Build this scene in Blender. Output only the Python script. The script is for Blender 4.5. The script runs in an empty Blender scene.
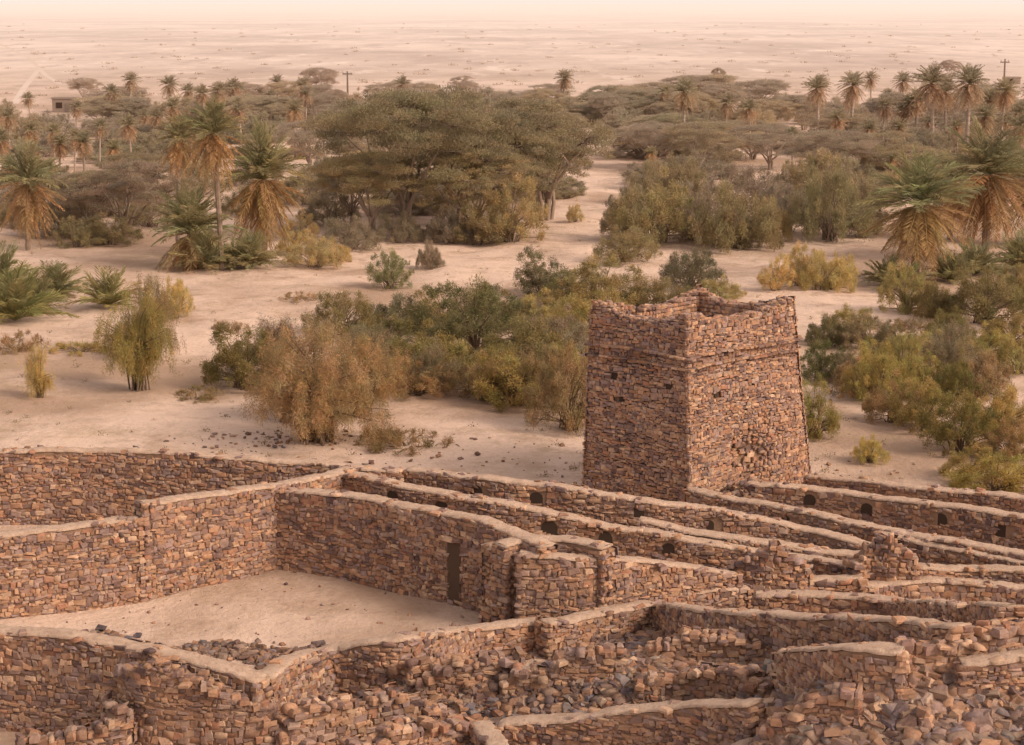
import bpy, math, random
import numpy as np
from mathutils import Vector
random.seed(7); rng=np.random.default_rng(7)
FPX=1911.0; CAMZ=16.0; PITCH=math.radians(10.96)
scene=bpy.context.scene
cF=np.array([0,math.cos(PITCH),-math.sin(PITCH)]); cU=np.array([0,math.sin(PITCH),math.cos(PITCH)]); cR=np.array([1.,0,0])
def ray(px,py): return cF+cR*((px-512)/FPX)+cU*((372.5-py)/FPX)
def plane(px,py,z=0.):
    d=ray(px,py); t=(z-CAMZ)/d[2]; return (d[0]*t,d[1]*t)
def sstep(v): v=np.clip(v,0,1); return v*v*(3-2*v)
MOUNDS=[(*plane(600,690,1),1.0,2.4,1.3),(*plane(700,665,1),0.7,1.8,1.1),(*plane(752,492,.5),0.8,1.2,.9),
        (*plane(340,720,.5),0.5,2.0,1.0),(*plane(985,700,2.5),1.3,2.2,1.5),(*plane(1000,655,2.5),.7,1.4,1.),(*plane(860,735,2),.8,1.6,1.1),(*plane(480,695,.6),.9,1.8,1.1),
        (*plane(820,690,1.5),.4,1.3,.8),(*plane(410,695,.5),.5,1.4,.9)]
def H(x,y):
    x=np.asarray(x,float); y=np.asarray(y,float)
    h=2.4*sstep((49-y)/12)*sstep((x+1)/10)
    fade=1-sstep((y-150)/100)
    h=h+fade*(0.05*np.sin(x*.9+y*.35)*np.sin(y*.7-x*.2)+0.12*sstep((y-58)/20)*(np.sin(x*.21+1)*np.sin(y*.17)+.5*np.sin(x*.5+y*.3)))
    for (mx,my,a,sx,sy) in MOUNDS:
        h=h+a*np.exp(-((x-mx)/sx)**2-((y-my)/sy)**2)
    return h
def place(px,py,hh=0.):
    d=ray(px,py)
    if d[2]>=0: raise ValueError
    t0=20.;t=20.
    while True:
        if CAMZ+d[2]*t-float(H(d[0]*t,d[1]*t))-hh<=0: break
        t0=t; t*=1.01
        if t>20000: break
    a,b=t0,t
    for _ in range(18):
        m=(a+b)/2
        if CAMZ+d[2]*m-float(H(d[0]*m,d[1]*m))-hh<=0: b=m
        else: a=m
    return (d[0]*b,d[1]*b,CAMZ+d[2]*b)
# ---------- materials
def newmat(name):
    m=bpy.data.materials.new(name); m.use_nodes=True; nt=m.node_tree
    b=nt.nodes['Principled BSDF']; b.inputs['Roughness'].default_value=.95
    b.inputs['Specular IOR Level'].default_value=.12
    return m,nt,b
def N(nt,t,**k):
    n=nt.nodes.new(t)
    for a,v in k.items(): setattr(n,a,v)
    return n
def math_(nt,op,a,b=None):
    n=N(nt,'ShaderNodeMath',operation=op)
    for i,v in enumerate((a,b)):
        if v is None: continue
        if hasattr(v,'default_value') or hasattr(v,'is_linked'): nt.links.new(v,n.inputs[i])
        else: n.inputs[i].default_value=v
    return n.outputs[0]
def mix(nt,f,a,b,mode='MIX'):
    n=N(nt,'ShaderNodeMix',data_type='RGBA',blend_type=mode)
    for s,v in ((n.inputs[0],f),(n.inputs[6],a),(n.inputs[7],b)):
        if hasattr(v,'is_linked'): nt.links.new(v,s)
        elif isinstance(v,(tuple,list)): s.default_value=(*v[:3],1)
        else: s.default_value=v
    return n.outputs[2]
def noise(nt,scale,detail=4,rough=.55,vec=None):
    n=N(nt,'ShaderNodeTexNoise'); n.inputs['Scale'].default_value=scale; n.inputs['Detail'].default_value=detail; n.inputs['Roughness'].default_value=rough
    if vec is None:
        g=N(nt,'ShaderNodeNewGeometry'); vec=g.outputs['Position']
    nt.links.new(vec,n.inputs['Vector']); return n.outputs[0]
def ramp(nt,fac,stops):
    r=N(nt,'ShaderNodeValToRGB'); nt.links.new(fac,r.inputs[0])
    e=r.color_ramp.elements
    while len(e)<len(stops): e.new(.5)
    for el,(p,c) in zip(e,stops):
        el.position=p; el.color=(c,c,c,1) if not isinstance(c,tuple) else (*c,1)
    return r.outputs[0]
def dust(nt,col,hz,y0=100.,L=250.,mx=.95):  # aerial haze painted into the base colour, growing with world Y
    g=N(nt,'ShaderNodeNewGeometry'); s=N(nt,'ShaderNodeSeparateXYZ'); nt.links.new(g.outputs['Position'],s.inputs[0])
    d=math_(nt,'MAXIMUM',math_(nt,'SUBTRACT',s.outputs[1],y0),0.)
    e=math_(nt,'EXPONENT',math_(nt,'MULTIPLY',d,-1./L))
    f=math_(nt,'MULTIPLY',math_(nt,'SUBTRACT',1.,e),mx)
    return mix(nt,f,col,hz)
def bump(nt,b,h,strength,dist):
    n=N(nt,'ShaderNodeBump'); n.inputs['Strength'].default_value=strength; n.inputs['Distance'].default_value=dist
    nt.links.new(h,n.inputs['Height']); nt.links.new(n.outputs[0],b.inputs['Normal'])
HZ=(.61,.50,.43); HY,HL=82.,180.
def stonemat():
    m,nt,b=newmat('rough_stone')
    a=N(nt,'ShaderNodeAttribute',attribute_name='col')
    c=mix(nt,1.,a.outputs['Color'],ramp(nt,noise(nt,9,5,.65),[(.3,.72),(.7,1.26)]),'MULTIPLY')
    c=mix(nt,ramp(nt,noise(nt,.5,3),[(.42,0.),(.75,.33)]),c,(.46,.28,.19))
    c=mix(nt,ramp(nt,noise(nt,4,4,.7),[(.50,0.),(.75,.40)]),c,(.49,.34,.245))
    nt.links.new(c,b.inputs['Base Color']); bump(nt,b,noise(nt,22,5,.7),.6,.03); return m
def mortarmat():
    m,nt,b=newmat('earth_mortar')
    c=mix(nt,noise(nt,6),(.19,.12,.08),(.35,.22,.15)); nt.links.new(c,b.inputs['Base Color']); bump(nt,b,noise(nt,20,4),.6,.04); return m
def copemat():
    m,nt,b=newmat('mud_coping')
    c=mix(nt,ramp(nt,noise(nt,3,6,.7),[(.35,0.),(.65,1.)]),(.47,.33,.245),(.62,.46,.355))
    c=mix(nt,ramp(nt,noise(nt,9,4,.7),[(.52,0.),(.66,.6)]),c,(.34,.22,.155))
    nt.links.new(c,b.inputs['Base Color']); bump(nt,b,noise(nt,10,6,.75),.9,.08); return m
def sandmat():
    m,nt,b=newmat('pink_sand')
    big=noise(nt,.055,6,.62); mid=noise(nt,.35,6,.7); fine=noise(nt,5,5,.7)
    c=mix(nt,ramp(nt,big,[(.42,0.),(.54,1.)]),(.43,.30,.22),(.70,.525,.42))
    c=mix(nt,ramp(nt,mid,[(.50,0.),(.66,.7)]),c,(.38,.26,.18))
    c=mix(nt,ramp(nt,noise(nt,.16,6,.75),[(.56,0.),(.66,.5)]),c,(.35,.26,.155))
    c=mix(nt,ramp(nt,fine,[(.52,0.),(.75,.4)]),c,(.29,.195,.14))
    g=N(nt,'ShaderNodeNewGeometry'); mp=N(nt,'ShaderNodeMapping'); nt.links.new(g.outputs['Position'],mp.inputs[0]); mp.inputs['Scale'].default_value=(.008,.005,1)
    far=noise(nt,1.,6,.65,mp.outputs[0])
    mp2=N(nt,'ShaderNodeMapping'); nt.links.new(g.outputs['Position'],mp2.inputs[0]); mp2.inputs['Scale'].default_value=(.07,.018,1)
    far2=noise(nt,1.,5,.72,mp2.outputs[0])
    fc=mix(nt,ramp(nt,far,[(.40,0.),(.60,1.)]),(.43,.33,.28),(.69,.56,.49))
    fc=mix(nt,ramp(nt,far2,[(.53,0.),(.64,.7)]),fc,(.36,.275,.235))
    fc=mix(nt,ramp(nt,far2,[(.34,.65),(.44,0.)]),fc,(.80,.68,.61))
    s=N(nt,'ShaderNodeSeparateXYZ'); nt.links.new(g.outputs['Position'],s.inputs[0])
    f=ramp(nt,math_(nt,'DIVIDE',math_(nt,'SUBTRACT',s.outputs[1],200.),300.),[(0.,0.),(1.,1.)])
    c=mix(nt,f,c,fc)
    c=dust(nt,c,(.77,.70,.665),300.,1200.,.98)  # far sand pales through haze mixed into its colour
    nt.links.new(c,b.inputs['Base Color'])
    bh=math_(nt,'ADD',math_(nt,'MULTIPLY',noise(nt,.5,6,.68),1.6),noise(nt,3.,6,.75))
    bump(nt,b,bh,.8,.15); return m
def leafmat():
    m,nt,b=newmat('hazed_leaf')
    a=N(nt,'ShaderNodeAttribute',attribute_name='col'); o=N(nt,'ShaderNodeObjectInfo')
    c=mix(nt,1.,a.outputs['Color'],o.outputs['Color'],'MULTIPLY')
    c=dust(nt,c,HZ,HY,HL,.92)  # distant foliage gets haze painted into its colour
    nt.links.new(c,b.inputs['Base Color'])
    tr=N(nt,'ShaderNodeBsdfTranslucent'); nt.links.new(c,tr.inputs[0]); ms=N(nt,'ShaderNodeMixShader'); ms.inputs[0].default_value=.42
    nt.links.new(b.outputs[0],ms.inputs[1]); nt.links.new(tr.outputs[0],ms.inputs[2]); nt.links.new(ms.outputs[0],nt.nodes['Material Output'].inputs[0])
    return m
def barkmat():
    m,nt,b=newmat('grey_brown_bark')
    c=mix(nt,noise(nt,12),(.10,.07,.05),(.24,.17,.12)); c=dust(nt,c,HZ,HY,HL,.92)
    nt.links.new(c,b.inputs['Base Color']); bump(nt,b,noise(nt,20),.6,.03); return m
def plain(name,col,hazy=True):
    m,nt,b=newmat(name); c=mix(nt,noise(nt,4),tuple(v*.85 for v in col),tuple(min(1,v*1.1) for v in col))
    if hazy: c=dust(nt,c,HZ,95.,600.,.9)  # flag mixes distance haze into the colour
    nt.links.new(c,b.inputs['Base Color']); return m
STONE=stonemat();MORTAR=mortarmat();COPE=copemat();SAND=sandmat();LEAF=leafmat();BARK=barkmat()
DARK=plain('painted_hollow_shade',(.06,.04,.03),False); RECESS=plain('painted_recess_shade',(.11,.07,.05),False); PLASTER=plain('mud_plaster',(.17,.125,.10)); WOOD=plain('weathered_wood',(.08,.06,.045)); CER=plain('pale_ceramic',(.6,.55,.5))  # DARK and RECESS paint the shade inside openings as dark colour
TRK=newmat('pale_track'); c_=mix(TRK[1],noise(TRK[1],.03),(.56,.45,.39),(.68,.565,.495)); TRK[1].links.new(c_,TRK[2].inputs['Base Color']); TRK=TRK[0]
# ---------- mesh helpers
COL=scene.collection
def mk(name,V,Q,mats,col=None,smooth=False,midx=None):
    V=np.asarray(V,np.float32).reshape(-1,3); Q=np.asarray(Q,np.int32).reshape(-1,4)
    me=bpy.data.meshes.new(name); me.vertices.add(len(V)); me.vertices.foreach_set('co',V.ravel())
    me.loops.add(Q.size); me.loops.foreach_set('vertex_index',Q.ravel()); me.polygons.add(len(Q))
    me.polygons.foreach_set('loop_start',np.arange(0,Q.size,4,dtype=np.int32))
    me.polygons.foreach_set('loop_total',np.full(len(Q),4,np.int32))
    if col is not None:
        at=me.attributes.new('col','FLOAT_COLOR','POINT'); c=np.ones((len(V),4),np.float32); c[:,:3]=col; at.data.foreach_set('color',c.ravel())
    for mt in (mats if isinstance(mats,list) else [mats]): me.materials.append(mt)
    if midx is not None: me.polygons.foreach_set('material_index',np.asarray(midx,np.int32))
    me.polygons.foreach_set('use_smooth',smooth if isinstance(smooth,np.ndarray) else np.full(len(Q),smooth)); me.update(calc_edges=True); me.validate()
    return me
def ob(name,me,parent=None,**props):
    o=bpy.data.objects.new(name,me); COL.objects.link(o)
    if parent is not None: o.parent=parent
    for k,v in props.items(): o[k]=v
    return o
PAL=np.array([(.37,.215,.14),(.28,.165,.115),(.44,.275,.18),(.20,.125,.11),(.38,.225,.145),(.34,.175,.115),(.49,.335,.235),(.31,.21,.175),(.42,.24,.15),(.23,.145,.125),(.35,.25,.205),(.15,.10,.095),(.29,.205,.19)])
def stonecols(n): 
    return PAL[rng.integers(0,len(PAL),n)]*rng.uniform(.74,1.2,(n,1))
class Stones:
    def __init__(s): s.r=[]
    def add(s,c,u,v,n,w,h,d): s.r.append((*c,*u,*v,*n,w,h,d))
    def build(s,tint=1.,jj=.18):
        A=np.array(s.r); n=len(A); C,U,Vv,Nn=A[:,0:3],A[:,3:6],A[:,6:9],A[:,9:12]; W,Hh,D=A[:,12],A[:,13],A[:,14]
        cr=np.array([(-.5,-.5),(.5,-.5),(.5,.5),(-.5,.5)])
        j=rng.uniform(-jj,jj,(n,4,2)); base=cr[None]+j
        T=np.zeros((n,12,3))
        T[:,0:4,:2]=base*.99; T[:,0:4,2]=-.3
        T[:,4:8,:2]=base*rng.uniform(.95,1.04,(n,1,1)); T[:,4:8,2]=rng.uniform(.35,.8,(n,4))
        T[:,8:12,:2]=base*rng.uniform(.63,.87,(n,1,1))+rng.uniform(-.05,.05,(n,1,2)); T[:,8:12,2]=rng.uniform(.8,1.2,(n,4))
        P=C[:,None]+U[:,None]*(T[...,0:1]*W[:,None,None])+Vv[:,None]*(T[...,1:2]*Hh[:,None,None])+Nn[:,None]*(T[...,2:3]*D[:,None,None])
        F=[]
        for k in (0,4):
            for i in range(4): F.append((k+i,k+(i+1)%4,k+4+(i+1)%4,k+4+i))
        F.append((8,9,10,11)); F=np.array(F)
        Q=(F[None]+(np.arange(n)*12)[:,None,None]).reshape(-1,4)
        c=np.repeat(stonecols(n)*tint,12,axis=0)
        s.sm=np.repeat(rng.uniform(0,1,n)<.25,9)
        return P.reshape(-1,3),Q,c
def merge(parts):
    V=[];Q=[];Cc=[];M=[];o=0
    for (v,q,c,mi) in parts:
        v=np.asarray(v,float).reshape(-1,3); q=np.asarray(q).reshape(-1,4)
        if c is None: c=np.full((len(v),3),.2)
        V.append(v);Q.append(q+o);Cc.append(c);M.append(np.full(len(q),mi)); o+=len(v)
    return np.concatenate(V),np.concatenate(Q),np.concatenate(Cc),np.concatenate(M)
def ribbon(rows,closed=False):
    R=np.asarray(rows); n,k=R.shape[:2]; Q=[]
    nn=n if closed else n-1
    for i in range(nn):
        a=i*k; b=((i+1)%n)*k
        for j in range(k-1): Q.append((a+j,b+j,b+j+1,a+j+1))
    return R.reshape(-1,3),np.array(Q)
wallcount=0
def snoise(S,amp,f,seed):
    r=np.random.default_rng(seed); p=r.uniform(0,6.28,5)
    return amp*(np.sin(S*f+p[0])+.6*np.sin(S*f*2.3+p[1])+.4*np.sin(S*f*4.9+p[2])+.25*np.sin(S*f*9.7+p[3]))/1.6
def wall(pts,label,th=.52,coping=True,rag=0.,niches=(),sz=.9,tint=1.,smooth=True):
    global wallcount; wallcount+=1; seed=wallcount*13
    P=np.array([place(*p) for p in pts]); 
    seg=np.linalg.norm(np.diff(P[:,:2],axis=0),axis=1); cs=np.concatenate([[0],np.cumsum(seg)]); L=cs[-1]
    n=max(5,int(L/.2)+1); S=np.linspace(0,L,n)
    X=np.interp(S,cs,P[:,0]);Y=np.interp(S,cs,P[:,1]);Z=np.interp(S,cs,P[:,2])
    if smooth and n>12:
        k=5; ker=np.ones(k)/k
        def sm(a): b=np.convolve(np.pad(a,k//2,mode='edge'),ker,'valid'); b[0]=a[0]; b[-1]=a[-1]; return b
        for _ in range(2): X,Y=sm(X),sm(Y)
        Z=sm(Z)
    tx=np.gradient(X);ty=np.gradient(Y); l=np.hypot(tx,ty)+1e-9; tx/=l;ty/=l
    nx,ny=ty,-tx
    wob=snoise(S,.04,.8,seed+3); X=X+nx*wob;Y=Y+ny*wob
    Z=Z+snoise(S,.035,1.3,seed)
    if rag: 
        r=snoise(S,rag,1.3,seed+1); st=np.random.default_rng(seed).uniform(-rag*.35,rag*.15,n//2+1); r=r+np.repeat(st,2)[:n]
        Z=Z+np.minimum(r,rag*.4)
    G=H(X,Y); Z=np.maximum(Z,G+.25)
    st=Stones(); up=(0,0,1)
    nich=[]
    for (npx,npy,nw,nh) in niches:
        d=ray(npx,npy); best=None
        for i in range(n-1):
            az=X[i]*d[1]-Y[i]*d[0]; az2=X[i+1]*d[1]-Y[i+1]*d[0]
            if az*az2<=0:
                t=(Y[i]-th/2)/d[1]; best=(S[i],CAMZ+d[2]*t)
        if best: nich.append((best[0],best[1],nw,nh))
    zmin=float(G.min())-.15; zmax=float(Z.max())
    def at(s):
        f=min(max(s/L*(n-1),0),n-1.001); i=int(f); return i,f-i
    for side in (1,-1):
        z=zmin
        while z<zmax:
            h=random.choice([random.uniform(.055,.09),random.uniform(.08,.17)])*sz; s=-random.uniform(0,.1)
            while s<L:
                w=random.choice([random.uniform(.08,.18),random.uniform(.14,.38)])*sz; sc=s+w/2
                i,f=at(sc)
                top=Z[i]-(.02 if coping else 0.)
                zc=z+h/2
                if zc+h*.3<top and zc>G[i]-.2:
                    skip=False
                    for (ns,nz,nw,nh) in nich:
                        if abs(sc-ns)<nw/2+w*.38 and abs(zc-nz)<nh/2+h*.2: skip=True
                    if not skip:
                        x=X[i]+(X[i+1]-X[i])*f; y=Y[i]+(Y[i+1]-Y[i])*f
                        nn=(nx[i]*side,ny[i]*side,0); o=th/2-.04
                        hh=h*random.uniform(.8,1.35); a=random.gauss(0,.13)
                        sg=1 if side>0 else -1
                        u=(tx[i]*math.cos(a)*sg,ty[i]*math.cos(a)*sg,math.sin(a)); v=(-tx[i]*math.sin(a)*sg,-ty[i]*math.sin(a)*sg,math.cos(a))
                        st.add((x+nn[0]*o,y+nn[1]*o,zc+random.uniform(-.035,.035)+.04*math.sin(sc*1.7+z*3)),u,v,nn,w*random.uniform(.9,1.06),hh,random.uniform(.03,.08))
                s+=w
            z+=h
    for e,sg in ((0,-1),(n-1,1)):
        z=zmin
        while z<Z[e]-.08:
            h=random.uniform(.08,.17)*sz
            if z>G[e]-.2:
                s=-th/2
                while s<th/2-.05:
                    w=min(random.uniform(.15,.35)*sz,th/2-s+.05)
                    c=s+w/2; st.add((X[e]+nx[e]*c+tx[e]*sg*-.03,Y[e]+ny[e]*c+ty[e]*sg*-.03,z+h/2),(nx[e]*-sg,ny[e]*-sg,0),up,(tx[e]*sg,ty[e]*sg,0),w*.97,h*.95,random.uniform(.06,.16)); s+=w
            z+=h
    s=0
    while s<L:
        w=random.uniform(.12,.32)*sz; i,f=at(s+w/2)
        if coping and random.random()<.7: s+=w; continue
        c=-th/2+random.uniform(.0,.12)
        while c<th/2:
            d=random.uniform(.12,.28)*sz; a=random.uniform(-.5,.5)
            if not coping or random.random()<.35:
                cx,cy=X[i]+nx[i]*(c+d/2),Y[i]+ny[i]*(c+d/2)
                st.add((cx,cy,Z[i]-(.07 if not coping else .0)+random.uniform(-.03,.03)),(tx[i]*math.cos(a)+nx[i]*math.sin(a),ty[i]*math.cos(a)+ny[i]*math.sin(a),random.uniform(-.2,.2)),(-nx[i]*math.cos(a)+tx[i]*math.sin(a),-ny[i]*math.cos(a)+ty[i]*math.sin(a),0),(0,0,1),w*.95,d,random.uniform(.05,.14) if not coping else random.uniform(.04,.07))
            c+=d
        s+=w
    sv,sq,scol=st.build(tint)
    o=th/2-.03; rows=[]
    for i in range(n):
        a=(X[i]+nx[i]*o,Y[i]+ny[i]*o); b=(X[i]-nx[i]*o,Y[i]-ny[i]*o); g=G[i]-.4; zt=Z[i]-.06
        rows.append([(a[0],a[1],g),(a[0],a[1],zt),(b[0],b[1],zt),(b[0],b[1],g)])
    cv,cq=ribbon(rows); cq=np.concatenate([cq,[(0,1,2,3)],[((n-1)*4+3,(n-1)*4+2,(n-1)*4+1,(n-1)*4)]])
    V,Q,C,M=merge([(cv,cq,None,1),(sv,sq,scol,0)])
    smm=np.concatenate([np.zeros(len(cq),bool),st.sm])
    w=ob('stone_wall',mk('stone_wall',V,Q,[STONE,MORTAR],C,smm,M),label=label,category='wall',group='dry stone walls of the ruined village')
    if coping:
        rows=[]; t2=th/2+.01; n2=int(L/.12)+2; F=np.linspace(0,n-1.001,n2)
        sq_=snoise(F*.2,.5,1.1,seed+9)
        for fi,f in enumerate(F):
            i=int(f); g=f-i; j=min(i+1,n-1); x=X[i]*(1-g)+X[j]*g; y=Y[i]*(1-g)+Y[j]*g; z=Z[i]*(1-g)+Z[j]*g-.02*max(0,sq_[fi])
            r=rng.uniform(-.014,.014,8); e1=rng.uniform(-.02,.05); e2=rng.uniform(-.05,.02)
            sec=[(-t2+e1,-.04+r[1]),(-t2+e1,.0+r[2]),(-t2*.7,.03+r[3]),(t2*.05,.04+r[4]),(t2*.7,.03+r[5]),(t2+e2,.0+r[6]),(t2+e2,-.04)]
            rows.append([(x+nx[i]*a,y+ny[i]*a,z+b) for a,b in sec])
        v,q=ribbon(rows); e=(n2-1)*7
        q=np.concatenate([q,np.array([(0,1,5,6),(1,2,4,5),(e+6,e+5,e+1,e),(e+5,e+4,e+2,e+1)])])
        ob('coping',mk('coping',v,q[:,::-1],COPE,None,True),w)
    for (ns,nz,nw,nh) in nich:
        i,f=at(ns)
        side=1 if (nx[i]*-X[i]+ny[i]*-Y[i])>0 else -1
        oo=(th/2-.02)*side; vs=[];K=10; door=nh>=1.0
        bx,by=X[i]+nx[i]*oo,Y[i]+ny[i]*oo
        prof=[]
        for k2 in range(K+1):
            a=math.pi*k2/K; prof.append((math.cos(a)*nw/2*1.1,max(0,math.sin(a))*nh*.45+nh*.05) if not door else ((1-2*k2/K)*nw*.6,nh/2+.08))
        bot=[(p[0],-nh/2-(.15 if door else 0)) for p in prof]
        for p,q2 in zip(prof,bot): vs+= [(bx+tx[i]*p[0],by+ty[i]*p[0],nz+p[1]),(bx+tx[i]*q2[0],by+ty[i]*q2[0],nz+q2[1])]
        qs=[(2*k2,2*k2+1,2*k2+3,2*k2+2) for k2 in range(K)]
        ob('doorway' if door else 'niche',mk('niche',vs,qs,RECESS if door else DARK),w)  # flat panel, its dark colour stands in for shade inside the opening
        if door:
            lt=Stones(); ss=side
            for q2 in (-.3,.25): lt.add((bx+tx[i]*q2*nw*1.3,by+ty[i]*q2*nw*1.3,nz+nh/2+.08),(tx[i]*ss,ty[i]*ss,0),up,(nx[i]*ss,ny[i]*ss,0),nw*.8,.11,.13)
            a1,b1,c1=lt.build(); ob('lintel',mk('lintel',a1,b1,STONE,c1),w)
    return w
# ---------- ground
def axis(lo,hi,a,b,step,g):
    c=list(np.arange(a,b+1e-6,step)); s=step; x=b
    while x<hi: s*=g; x+=s; c.append(x)
    s=step; x=a; pre=[]
    while x>lo: s*=g; x-=s; pre.append(x)
    return np.array(pre[::-1]+c)
gx=axis(-9000,9000,-17,17,.2,1.06); gy=axis(-60,26000,36,72,.2,1.035)
GX,GY=np.meshgrid(gx,gy,indexing='ij'); GZ=H(GX,GY)
fr=sstep((GY-60)/30)*.07*(np.sin(GX*1.7+np.sin(GY*.9)*2)*np.sin(GY*1.3+GX*.4))
GZ=GZ+fr*(1-sstep((GY-150)/100))
nX,nY=GX.shape; idx=np.arange(nX*nY).reshape(nX,nY)
Q=np.stack([idx[:-1,:-1],idx[1:,:-1],idx[1:,1:],idx[:-1,1:]],-1).reshape(-1,4)
ob('ground',mk('ground',np.stack([GX,GY,GZ],-1),Q,SAND,None,True),kind='structure')
def track(pts,wd,zz):
    P=np.array([plane(*p) for p in pts]); rows=[]
    t=np.linspace(0,len(P)-1,80); X=np.interp(t,range(len(P)),P[:,0]); Y=np.interp(t,range(len(P)),P[:,1])
    for _ in range(6): X[1:-1]=(X[:-2]+X[1:-1]*2+X[2:])/4; Y[1:-1]=(Y[:-2]+Y[1:-1]*2+Y[2:])/4
    tx=np.gradient(X);ty=np.gradient(Y);l=np.hypot(tx,ty)
    for i in range(80): rows.append([(X[i]+ty[i]/l[i]*s*wd,Y[i]-tx[i]/l[i]*s*wd,zz) for s in (-.5,.5)])
    ob('track',mk('track',*ribbon(rows),TRK,None,True),kind='structure')
track([(-60,22),(0,44),(30,58),(46,76),(60,84)],1.2,.02); track([(40,68),(24,88),(14,104)],1.2,.03)
# ---------- walls
W=wall
W([(-40,453,2.3),(60,449,2.35),(130,449,2.35),(230,456,2.3),(330,464,2.2),(400,470,2.1)],'long brown dry stone boundary wall bordering the open sand')
W([(-40,537,2.3),(60,527,2.3),(138,518,2.3)],'brown stone courtyard wall with pale mud coping')
W([(141,503,2.7),(200,494,2.6),(268,486,2.45),(320,475,2.3),(350,469,2.2)],'stepped stone wall rising at the courtyard corner')
W([(268,487,2.35),(340,493,2.4),(420,506,2.5),(480,519,2.5),(520,533,2.45),(548,545,2.4)],'stone courtyard wall with a narrow doorway',niches=[(460,572,.4,1.6)])
W([(340,471,2.2),(400,484,2.2),(450,493,2.1),(489,500,2.),(555,512,1.8),(610,525,1.5),(700,541,1.15),(780,553,.85),(862,566,.7)],'long stone street wall with small arched niches',niches=[(400,497,.34,.36),(450,507,.36,.36),(556,528,.42,.42),(610,541,.36,.55),(672,549,.32,.32)])
W([(410,468,2.1),(489,478,2.1),(585,489,1.9),(660,502,1.6),(740,513,1.3),(800,526,1.),(872,545,.8)],'long stone street wall with pale coping and drainage holes',niches=[(489,492,.36,.34),(538,498,.36,.34),(640,513,.34,.32),(720,525,.32,.30)])
W([(690,489,.9),(760,502,1.0),(850,521,1.0),(940,538,.9),(1050,558,.9)],'stone wall starting at the foot of the tower',niches=[(800,523,.32,.30)])
W([(748,482,.9),(830,490,1.1),(920,501,1.2),(1050,519,1.3)],'stone lane wall with a row of small arched niches',niches=[(813,500,.34,.34),(875,510,.38,.38),(950,520,.36,.38),(1014,531,.4,.45)])
W([(808,475,.8),(900,484,1.0),(1050,500,1.2)],'low outer stone wall edging the sandy wadi')
W([(640,519,1.3),(700,531,1.),(760,541,.9),(830,551,.7),(905,554,.7)],'low stone lane wall with pale coping')
W([(880,532,.9),(960,548,.8),(1050,566,.7)],'narrow stone lane wall stepping down the slope')
W([(500,546,2.3),(530,537,2.35),(570,537,2.35),(608,545,2.3)],'curved stone house wall with pale coping')
W([(520,552,2.2),(580,556,2.1),(640,560,1.6),(735,572,1.)],'stone house wall facing the courtyard')
W([(490,545,2.1),(508,551,2.1),(524,552,2.1)],'short stone house wall with a low dark opening',niches=[(508,606,.36,1.0)])
W([(640,562,1.5),(632,578,1.),(625,594,.6)],'short ruined stone cross wall',coping=False,rag=.15)
W([(735,576,.7),(800,579,.7),(862,577,.7)],'weathered stone wall between ruined houses')
W([(916,566,.8),(980,567,.8),(1050,570,.8)],'stone wall with thick pale coping')
W([(860,583,.55),(940,580,.55),(1050,587,.55)],'low stone wall among the ruins')
W([(756,592,.75),(830,594,.75),(900,600,.75),(1012,606,.75)],'stone wall topped with wide mud coping')
W([(660,604,.6),(735,612,.75),(850,616,.85),(962,625,.85)],'low stone wall with pale coping above rubble')
W([(788,652,.8),(850,644,.85),(905,648,.8)],'short low wall stub with pale coping',th=.65)
W([(640,640,.5),(700,634,.6),(770,640,.5)],'low collapsed stone wall with loose top',coping=False,rag=.25)
W([(545,622,.9),(600,612,.8),(650,602,.7)],'low stone garden wall with earthen coping')
W([(655,594,.6),(700,588,.65),(745,586,.6)],'low thin stone wall line with pale coping')
W([(560,606,.5),(610,598,.5),(650,594,.5)],'thin low garden wall beside the house')
W([(-40,627,2.3),(60,633,2.3),(130,643,2.3),(200,657,2.2),(262,680,1.9)],'curved stone courtyard wall with pale mud coping')
W([(262,678,1.5),(280,660,1.5),(330,648,1.3),(400,636,1.1),(470,628,.9),(545,618,.8)],'collapsed low courtyard wall with worn coping',th=.5)
W([(112,672,1.9),(150,660,2.5),(190,672,2.2),(225,700,1.7),(290,712,1.2)],'ragged ruined stone wall with missing courses',coping=False,rag=.35,tint=.85)
W([(20,738,1.2),(80,712,1.6),(118,705,1.7),(124,720,1.2)],'broken pile of standing stone masonry',coping=False,rag=.3,tint=.8)
W([(276,722,1.1),(330,702,1.1),(400,694,.9),(460,690,.7)],'ragged ruined house wall of flat stones',coping=False,rag=.35)
W([(250,775,1.3),(310,742,1.3),(400,730,1.1),(470,724,.8)],'collapsed stone wall with loose top courses',coping=False,rag=.35)
W([(480,722,.9),(500,745,.9),(520,790,.9)],'rounded corner wall with pale coping')
W([(500,722,.9),(590,714,.9),(680,704,.9),(756,700,.8)],'straight low stone wall with sandy coping')
W([(290,662,1.0),(360,654,.9),(420,656,.7)],'tumbled inner stone wall without coping',coping=False,rag=.3,tint=.9)
W([(728,570,.9),(750,552,1.5),(772,543,1.8),(792,553,1.5),(806,568,1.)],'jagged ruined stone wall stub standing upright',coping=False,rag=.12)
W([(852,562,1.),(870,542,1.5),(890,534,1.8),(914,552,1.3)],'jagged ruined stone pier standing upright',coping=False,rag=.12)
W([(505,668,.55),(560,654,.6),(620,650,.5)],'stretch of dark stones half buried in rubble',coping=False,rag=.3,tint=.9)
W([(420,668,.55),(470,656,.6),(520,650,.5)],'broken courses of a collapsed inner wall',coping=False,rag=.25,tint=.9)
W([(640,676,.5),(700,668,.55),(770,676,.5)],'tumbled stub of wall in a rubble slope',coping=False,rag=.3,tint=.9)
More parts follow.
